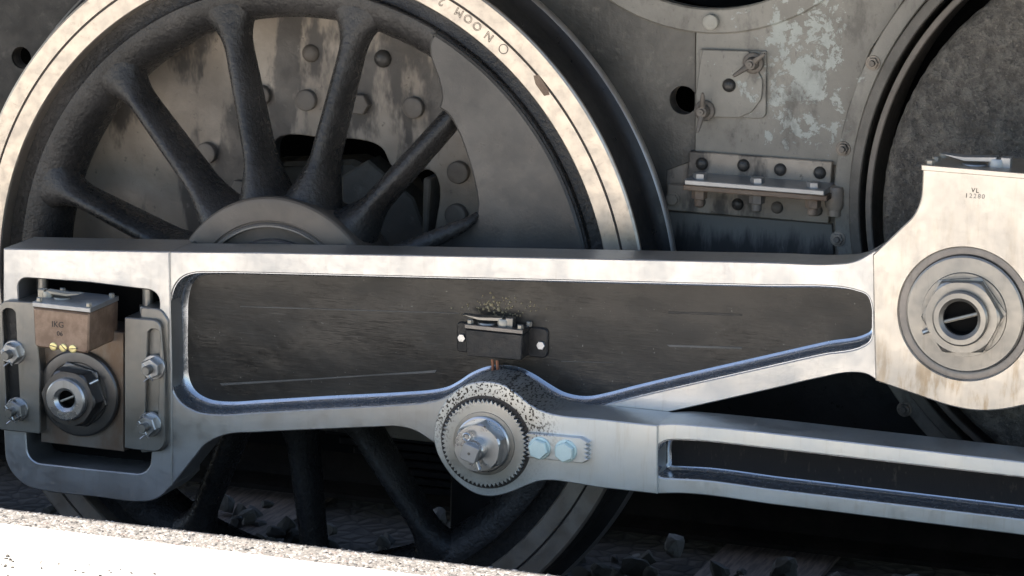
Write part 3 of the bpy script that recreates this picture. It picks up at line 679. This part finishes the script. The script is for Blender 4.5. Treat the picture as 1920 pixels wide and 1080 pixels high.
# sliding bearing block
BY = RY+.006
sb = MB().slab(L2([(70, 604), (232, 624), (232, 847), (77, 829)], BY), BY, BY+.09, .0015).build('bearing_block', M['bronzeblock'], rod)
cL = (pinL.x, 0, pinL.z)
MB().lathe([(.080, BY+.001), (.080, BY-.010), (.077, BY-.013), (.070, BY-.014), (.060, BY-.014), (.058, BY-.0125), (.001, BY-.0125)], cL, 72).build('washer', M['steel_dark'], sb)
hxp = lambda c, r, y, t: [(c[0]+r*math.cos(R(60*i+t)), y, c[2]+r*math.sin(R(60*i+t))) for i in range(6)]
def hexnut(c, r, y0, y1, t, bore, name, mat, parent, cham=.10):
    m = MB(); k = 8
    def hloop(rr, y, lim=None):
        out = []
        for i in range(6*k):
            a = 2*math.pi*i/(6*k); w = (a % (math.pi/3))-math.pi/6
            q = rr*math.cos(math.pi/6)/math.cos(w)
            if lim: q = min(q, lim)
            out.append((c[0]+q*math.cos(a+R(t)), y, c[2]+q*math.sin(a+R(t))))
        return out
    sg = 1 if y1 < y0 else -1; d = abs(y1-y0)*.22
    m.rings([hloop(r, y0), hloop(r, y1+d*.9), hloop(r, y1+d*.4, r*.955), hloop(r, y1, r*.885)])
    m.lathe([(r*.86, y1), (bore, y1)], c, 48); m.rings([hloop(r, y1, r*.885), [(c[0]+r*.86*math.cos(2*math.pi*i/48+R(t)), y1, c[2]+r*.86*math.sin(2*math.pi*i/48+R(t))) for i in range(48)]])
    return m.build(name, mat, parent, 20)
hexnut(cL, .062, BY-.012, BY-.020, -12, .02, 'lock_plate', M['steel_dark'], sb)
nl = hexnut(cL, .0565, BY-.019, BY-.052, -4, .03, 'nut', M['steel_dark'], sb)
def hollow(c, ro, ri, y0, y1, name, mat, parent):
    return MB().lathe([(ro, y0), (ro, y1+.003), (ro-.003, y1), (ri+.006, y1), (ri, y1+.006), (ri, y1+.012)], c, 56).build(name, mat, parent, 25), MB().lathe([(ri+.001, y1+.011), (ri-.001, y1+.012), (ri-.001, y1+.028), (.001, y1+.028)], c, 40).build('bore', M['deep'], parent)
hollow(cL, .0390, .0165, BY-.05, BY-.0640, 'hollow_pin', M['nut'], sb)
p0 = Vector((cL[0]-.014, BY-.052, cL[2]-.006)); MB().tube([p0, p0+Vector((.029, 0, .013))], .0024).build('cross_pin', M['alloy'], sb)
p0 = W(183, 712, BY-.03); MB().tube([p0, p0+Vector((-.011, -.012, -.006))], .0036, 10).build('locking_pin', M['nut'], sb)
# wedge plates
def wedge(pl, sl, nuts, edge):
    WY = RY-.020
    w = MB().slab(L2(rpoly(pl), WY), WY, WY+.075, .0018, [(L2(rpoly(sl), WY), [(-.0015, 0), (0, .0015)])]).build('wedge_plate', M['steel_grey'], rod)
    MB().slab(L2(edge, WY+.014), WY+.014, WY+.02, 0).build('slot_floor', M['black'], w)
    for (x, y) in nuts:
        c = W(x, y, WY); m = place(HEXS, 'nut', c, w, (0, R(12+7*(y % 5)), 0), (.0195, .021, .0195))
        place(STUD, 'stud', c+Vector((0, -.018, 0)), w, None, (.0085, .019, .0085))
        e = c+Vector((.0, -.029, .0)); t = MB()
        t.tube([e+Vector((-.008, -.003, .012)), e+Vector((0, 0, 0)), e+Vector((.006, .0, -.013)), e+Vector((.014, -.006, -.016))], .0013, 6)
        t.tube([e+Vector((.005, .0, -.012)), e+Vector((-.004, -.006, -.02))], .0013, 6)
        t.build('split_pin', M['nut'], w)
wedge([(233, 595, 2), (300, 601, 17), (309, 700), (309, 849, 20), (250, 843, 6), (233, 840, 2)], [(277, 616, 12), (300, 618, 12), (295, 818, 10), (270, 816, 10)], [(289, 688), (282, 795)], [(270, 610), (305, 612), (300, 825), (262, 822)])
wedge([(-4, 563, 18), (64, 567, 3), (75, 700), (75, 814, 3), (-2, 806, 6)], [(4, 577, 11), (28, 580, 11), (38, 776, 10), (12, 774, 10)], [(27, 660), (33, 767)], [(0, 570), (33, 574), (42, 785), (8, 782)])
MB().slab(L2(rpoly([(262, 577, 4), (300, 580, 22), (314, 602, 12), (314, 846, 20), (262, 850, 4)]), RY-.012), RY-.0085, RY+.05, .0018).build('backing_plate', M['steel_grey'], rod)
# vertical setting screws
for (x, y0, y1, nut) in ((80, 515, 552, False), (277, 541, 603, True)):
    t = W(x, y0, RY+.03); b2 = W(x, y1, RY+.03); m = MB(); m.lathe([(.010, t.z), (.010, b2.z)], (t.x, t.y, 0), 16, axis='Z')
    if nut: m.lathe([(.001, b2.z+.030), (.016, b2.z+.030), (.017, b2.z+.027), (.017, b2.z+.008), (.016, b2.z+.005), (.001, b2.z+.005)], (t.x, t.y, 0), 6, axis='Z')
    m.build('setting_screw', M['steel_grey'], rod, 20)
# bronze oil box on the bearing
OY = -.300
ob = MB().slab(L2(rpoly([(61.5, 576, 3), (167, 588, 3), (165.5, 664, 8), (65, 650, 8)]), OY), OY, OY+.115, .003).build('oil_box', M['bronze'], rod, 28)
lf = L2([(60, 566), (169, 578), (169, 586.5), (60.5, 575)], OY-.002)
MB().slab(lf, OY-.002, OY+.112, .001).build('box_lid', M['alu'], ob)
ztop = lambda x: lf[0][1]+(W2(x, 570, OY)[0]-lf[0][0])/(lf[1][0]-lf[0][0])*(lf[1][1]-lf[0][1])
HEXV = MB(); _h = lambda r, z: [(r*math.cos(R(60*i)), r*math.sin(R(60*i)), z) for i in range(6)]
HEXV.rings([_h(1, -.2), _h(1, .8), _h(.85, .95)]); HEXV.cap([_h(.85, .95)]); HEXV = HEXV.mesh('cap_screw', M['alloy'], 25)
for (dx, dy) in ((70, .008), (163, .008), (163, .098), (70, .098)):
    q = W(dx, 570, OY); place(HEXV, 'cap_screw', (q.x, OY+dy, ztop(dx)), ob, None, (.0055, .0055, .0075))
def lidtop(base, z, flip, mat, par, s=1.0):
    """sprung filler flap: post, cap and tongue"""
    x, y = base; m = MB(); g = -1 if flip else 1
    m.lathe([(.001, .013*s), (.011*s, .013*s), (.0125*s, .008*s), (.0125*s, -.001)], (x-g*.016*s, y, z), 20, axis='Z')
    m.box((x-g*.016*s-g*.020*s, y-.008*s, z-.001), (x-g*.016*s-g*.006*s, y+.008*s, z+.016*s), .001)
    m.lathe([(.001, .0035*s), (.017*s, .0035*s), (.019*s, -.001)], (x+g*.016*s, y, z), 24, axis='Z')
    t = [(x-g*.016*s, z+.009*s), (x+g*.030*s, z+.007*s), (x+g*.062*s, z+.015*s), (x+g*.030*s, z+.013*s), (x-g*.016*s, z+.016*s)]
    m.slab(t, y-.009*s, y+.009*s, .0008); m.build('filler_flap', mat, par, 40)
q = W(100, 560, OY+.05); lidtop((q.x+.004, OY+.05), ztop(110)-.0005, False, M['alloy'], ob, .88)
for i, (x, y, t) in enumerate(((100.7, 649.5, -8), (119, 652, -42), (137, 654, 8))):
    o = put(BRASS, 'brass_screw', (x, y), OY, 7.6, ob)
    c = W(x, y, OY-.0030); mm = MB().slab([(-.0078, -.0007), (.0078, -.0007), (.0078, .0007), (-.0078, .0007)], 0, .0022, 0)
    sm = place(mm.mesh('screw_slot', M['ink']), 'screw_slot', c, ob, (0, -R(t), 0))
def engrave(s, px, Y, size, mat, parent, rotz=0, outline=None):
    o = place(text_mesh(s, size, mat, outline), 'engraved_text', W(px[0], px[1], Y), parent)
    o.rotation_euler = (Matrix.Rotation(-rotz, 3, 'Y') @ Matrix(((1, 0, 0), (0, 0, -1), (0, 1, 0)))).to_euler(); return o
engrave('IKG', (108, 609), OY-.0004, .015, M['inkblack'], ob, 0); engrave('06', (112, 626), OY-.0004, .012, M['inkblack'], ob)
# big end block
GY = -.240
be_l = [(1636, 478, 1), (1690, 427), (1714, 402), (1726, 374), (1729, 345), (1730, 311, 1), (2030, 336, 1), (2030, 735, 1), (1930, 758), (1880, 768), (1830, 770), (1780, 761), (1720, 741), (1641, 714, 1), (1638, 600, 1)]
cR = (pinR.x, 0, pinR.z)
rr = abs(W(1684, 590, GY).x-pinR.x)
be = MB().slab(px_loop(be_l, GY), GY, GY+.135, .0022, [(circle(pinR.x, pinR.z, rr, 96), None)]).build('big_end', M['steel_big'], rod, 24)
MB().slab(L2([(1727.5, 309), (2030, 334), (2030, 344.5), (1727.5, 319.5)], GY-.0015), GY-.0015, GY+.137, .001).build('oil_cover', M['steel_big'], be)
bez = W2(1728, 311, GY)[1]
r2 = abs(W(1700, 590, GY).x-pinR.x)
MB().lathe([(rr+.001, GY+.03), (rr+.001, GY+.004), (r2+.006, GY+.003), (r2+.002, GY+.004), (r2+.001, GY+.006)], cR, 96).build('bush_ring', M['steel_dark'], be)
MB().lathe([(r2+.001, GY+.03), (r2+.001, GY-.001), (r2-.002, GY-.003), (r2-.006, GY-.003), (.07, GY-.004), (.069, GY-.008), (.001, GY-.008)], cR, 96).build('cover_disc', M['steel_grey'], be)
hexnut(cR, .070, GY-.007, GY-.012, 8, .04, 'lock_plate', M['steel_grey'], be)
hexnut(cR, .0665, GY-.011, GY-.030, 4, .04, 'nut', M['steel_grey'], be)
hollow(cR, .0455, .0285, GY-.029, GY-.042, 'hollow_pin', M['steel_grey'], be)
p0 = Vector((cR[0]-.027, GY-.030, cR[2]-.009)); MB().tube([p0, p0+Vector((.054, 0, .018))], .0032).build('cross_pin', M['alloy'], be)
for (x, y, d) in ((1863, 571, (.0, -.008, .002)), (1742, 619, (-.010, -.004, -.004))):
    p0 = W(x, y, GY-.012); MB().tube([p0, p0+Vector(d)], .0042, 10).build('locking_pin', M['nut'], be)
for (x, dy) in ((1741, .014), (1744, .05), (1748, .09)):
    q = W(x, 310, GY); place(HEXV, 'cap_screw', (q.x, GY+dy, bez-.0005), be, None, (.0078, .0078, .010))
q = W(1850, 300, GY+.05); zb = bez+(q.x-W(1728, 309, GY).x)*((W2(2030, 334, GY)[1]-bez)/(W(2030, 334, GY).x-W(1728, 309, GY).x))
lidtop((q.x, GY+.045), zb-.001, True, M['alu'], be, 1.15)
for ch, x, y, mt in (('V', 1824.6, 357, 'ink'), ('L', 1832.5, 358, 'ink'), ('1', 1812, 367, 'ink'), ('2', 1820, 367.5, 'inkfaint'), ('2', 1828, 368, 'inkfaint'), ('8', 1836, 368.5, 'inkfaint'), ('0', 1843.5, 369, 'inkfaint')):
    engrave(ch, (x, y), GY-.0004, .0105, M['inkblack' if mt == 'ink' else mt], be, -.05)
# small oil box on the web
SY = RY+PD
s0 = MB().slab(L2(rpoly([(872, 617, 2), (979, 628, 2), (977, 676, 4), (875, 667, 4)]), SY-.048), SY-.048, SY+.001, .0015).build('small_oil_box', M['black'], rod)
lf2 = L2([(870.5, 607.5), (980, 619), (980, 627), (871, 616)], SY-.050)
MB().slab(lf2, SY-.050, SY-.004, .001).build('box_lid', M['steel_dark'], s0)
for pl, bp, br in ((rpoly([(990, 612, 2), (1028, 616, 10), (1027, 672, 10), (990, 668, 2)]), (1015, 647), 8.5), (rpoly([(857, 602, 8), (885, 606, 2), (885, 662, 2), (857, 659, 8)]), (866.5, 633), 8)):
    MB().slab(L2(pl, SY-.006), SY-.008, SY, .002).build('mounting_ear', M['black'], s0); put(HEXBR, 'bolt', bp, SY-.008, br, s0)
zl = lambda x: lf2[0][1]+(x-lf2[0][0])/(lf2[1][0]-lf2[0][0])*(lf2[1][1]-lf2[0][1])
for (x, dy) in ((878, .010), (972, .010), (978, .040)):
    q = W(x, 612, SY-.05); place(HEXV, 'cap_screw', (q.x, SY-.050+dy, zl(q.x)), s0, None, (.0055, .0055, .007))
q = W(925, 605, SY-.028); lidtop((q.x+.004, SY-.028), zl(q.x)-.0005, True, M['steel_grey'], s0, .95)
for x, y0, y1 in ((923, 674, 702), (932, 676, 706)):
    a, b = W(x, y0, SY-.02), W(x+2, y1, SY-.02); MB().tube([a, a.lerp(b, .5)+Vector((.001, -.002, 0)), b], .0026, 8).build('copper_pipe', M['copper'], s0)
m = MB()
for i in range(120):
    x = random.gauss(930, 34); y = random.gauss(574, 10)+abs(x-930)*.05
    if y > 598 or y < 545: continue
    p = W(x, y, SY-.003); s = random.uniform(.0006, .0024)*(1.4 if abs(x-925) < 18 else .8)
    m.lathe([(s, .001), (s*.7, -s), (.0001, -s*1.2)], p, 5)
tag(m.build('lichen_crumbs', M['lichen'], rod), kind='stuff')

# =================================================================== CONNECTING ROD
KY, KT = -.305, .098
con = thing('connecting_rod', (1.0, -.26, 0), 'polished steel connecting rod with fluted channel and toothed locking disc, leading out to the right', 'rod')
eye = [(911, 715.5), (942, 721), (969, 738), (993, 758), (1013, 769), (1040, 777.5), (1120, 786, 1), (1233, 798, 1), (1232, 926.5, 1), (1120, 914, 1), (1060, 904), (1033, 901), (1011, 902.5), (989, 910), (955, 924), (920, 931), (892, 926), (867, 911), (846, 892), (830, 870), (818, 845), (813, 818), (817, 790), (828, 763), (846, 740), (868, 724), (890, 717)]
MB().slab(px_loop(eye, KY), KY, KY+KT, .0018).build('rod_eye', M['steel_con'], con, 24)
CY = KY+.006
rodl = [(1230, 796.5, 1), (1262, 795), (1300, 797.5), (1440, 811.5, 1), (1920, 866.5, 1), (2200, 899, 1), (2200, 1039, 1), (1920, 1004, 1), (1440, 945, 1), (1330, 929.5), (1280, 925.5), (1230, 926, 1)]
chan = [(1233.5, 880), (1233.5, 845), (1237, 833), (1248, 826.5), (1285, 825), (1440, 840, 1), (1920, 895, 1), (2250, 933, 1), (2250, 1015, 1), (1920, 974.5, 1), (1440, 917, 1), (1320, 901), (1262, 897.5), (1240, 895.5, 0), (1234, 892)]
rl = px_loop(rodl, CY); cl = px_loop([c if c[0] < 2210 else (2185, c[1]-7, 1) for c in chan], CY)
cprof = [(-.0014, 0), (0, .0014), (.0005, .042)]+[(.0005+.013*(1-math.cos(t)), .042+.013*math.sin(t)) for t in [math.pi/2*i/5 for i in range(1, 6)]]
MB().slab(rl, CY, CY+KT-.004, .0018, [(cl, [(-.0016, 0), (0, .0016)])]).build('rod_shank', M['steel_con'], con, 24)
liner(cl, [(-.0008, .0020), (.0010, .0020)]+cprof[2:], CY, 'channel_wall', con)
MB().slab(offset(ccw(cl), .0085), CY+.0535, CY+.07, 0).build('channel_web', M['channel'], con)
# toothed disc, nut and bolt
c = W(911, 829, KY); cM = (c.x, 0, c.z)
gl = []
NT = 60
for i in range(NT):
    for f_, r_ in ((0, .0715), (.5, .0775)): gl.append((c.x+r_*math.cos(2*math.pi*(i+f_)/NT), c.z+r_*math.sin(2*math.pi*(i+f_)/NT)))
gd = MB().slab(gl, KY-.010, KY+.001, .0006).build('toothed_disc', M['steel_con'], con, 20)
MB().lathe([(.0700, KY-.0012), (.0815, KY-.0008), (.0816, KY+.001)], cM, 72).build('dark_ring', M['groove'], con)  # dark ring under the toothed disc, sets off the teeth
MB().lathe([(.056, KY-.009), (.055, KY-.0115), (.050, KY-.012), (.001, KY-.012)], cM, 64).build('washer', M['steel_grey'], con)
hexnut(cM, .0455, KY-.011, KY-.046, 22, .018, 'nut', M['nut'], con)
MB().lathe([(.0485, KY-.011), (.0485, KY-.017), (.046, KY-.019), (.030, KY-.019)], cM, 48).build('nut_flange', M['nut'], con)
st = MB().lathe([(.0195, KY-.04), (.0195, KY-.066), (.0175, KY-.069), (.001, KY-.069)], cM, 32).build('bolt_shank', M['nut'], con)
sq = [(c.x+.0205*math.cos(R(90*i+20+45-38)), c.z+.0205*math.sin(R(90*i+20+45-38))) for i in range(4)]
MB().slab(rpoly([(*p, .004) for p in sq], 3), KY-.084, KY-.068, .0012).build('square_end', M['alu'], st)
MB().lathe([(.0026, -.0846), (.0001, -.0846)], (c.x, KY, c.z), 12).build('centre_mark', M['ink'], st)
m = MB(); e = Vector((c.x-.013, KY-.060, c.z+.022)); m.tube([e+Vector((.0065*math.cos(t), -.001, .0065*math.sin(t))) for t in [R(-60+30*i) for i in range(12)]], .0019, 8)
e2 = Vector((c.x+.006, KY-.058, c.z-.020)); m.build('split_pin_eye', M['nut'], con); MB().tube([e2, e2+Vector((.007, -.006, -.012))], .0026, 8).build('split_pin_leg', M['nut'], con)
lpx = [(989, 812), (1088, 821), (1099, 828)]+[q for y in range(830, 862, 8) for q in ((1105, y), (1097, y+4))]+[(1103, 862), (1092, 869), (986, 857)]+[q for y in range(852, 814, -8) for q in ((992, y), (984, y-4))]
lp = MB().slab(L2(lpx, KY-.011), KY-.011, KY+.001, .0012).build('locking_plate', M['steel_con'], con, 20)
for (x, y) in ((1012, 840), (1061, 845.5)): put(HEXZ, 'zinc_bolt', (x, y), KY-.011, 19, lp, R(14 if x < 1040 else 34))
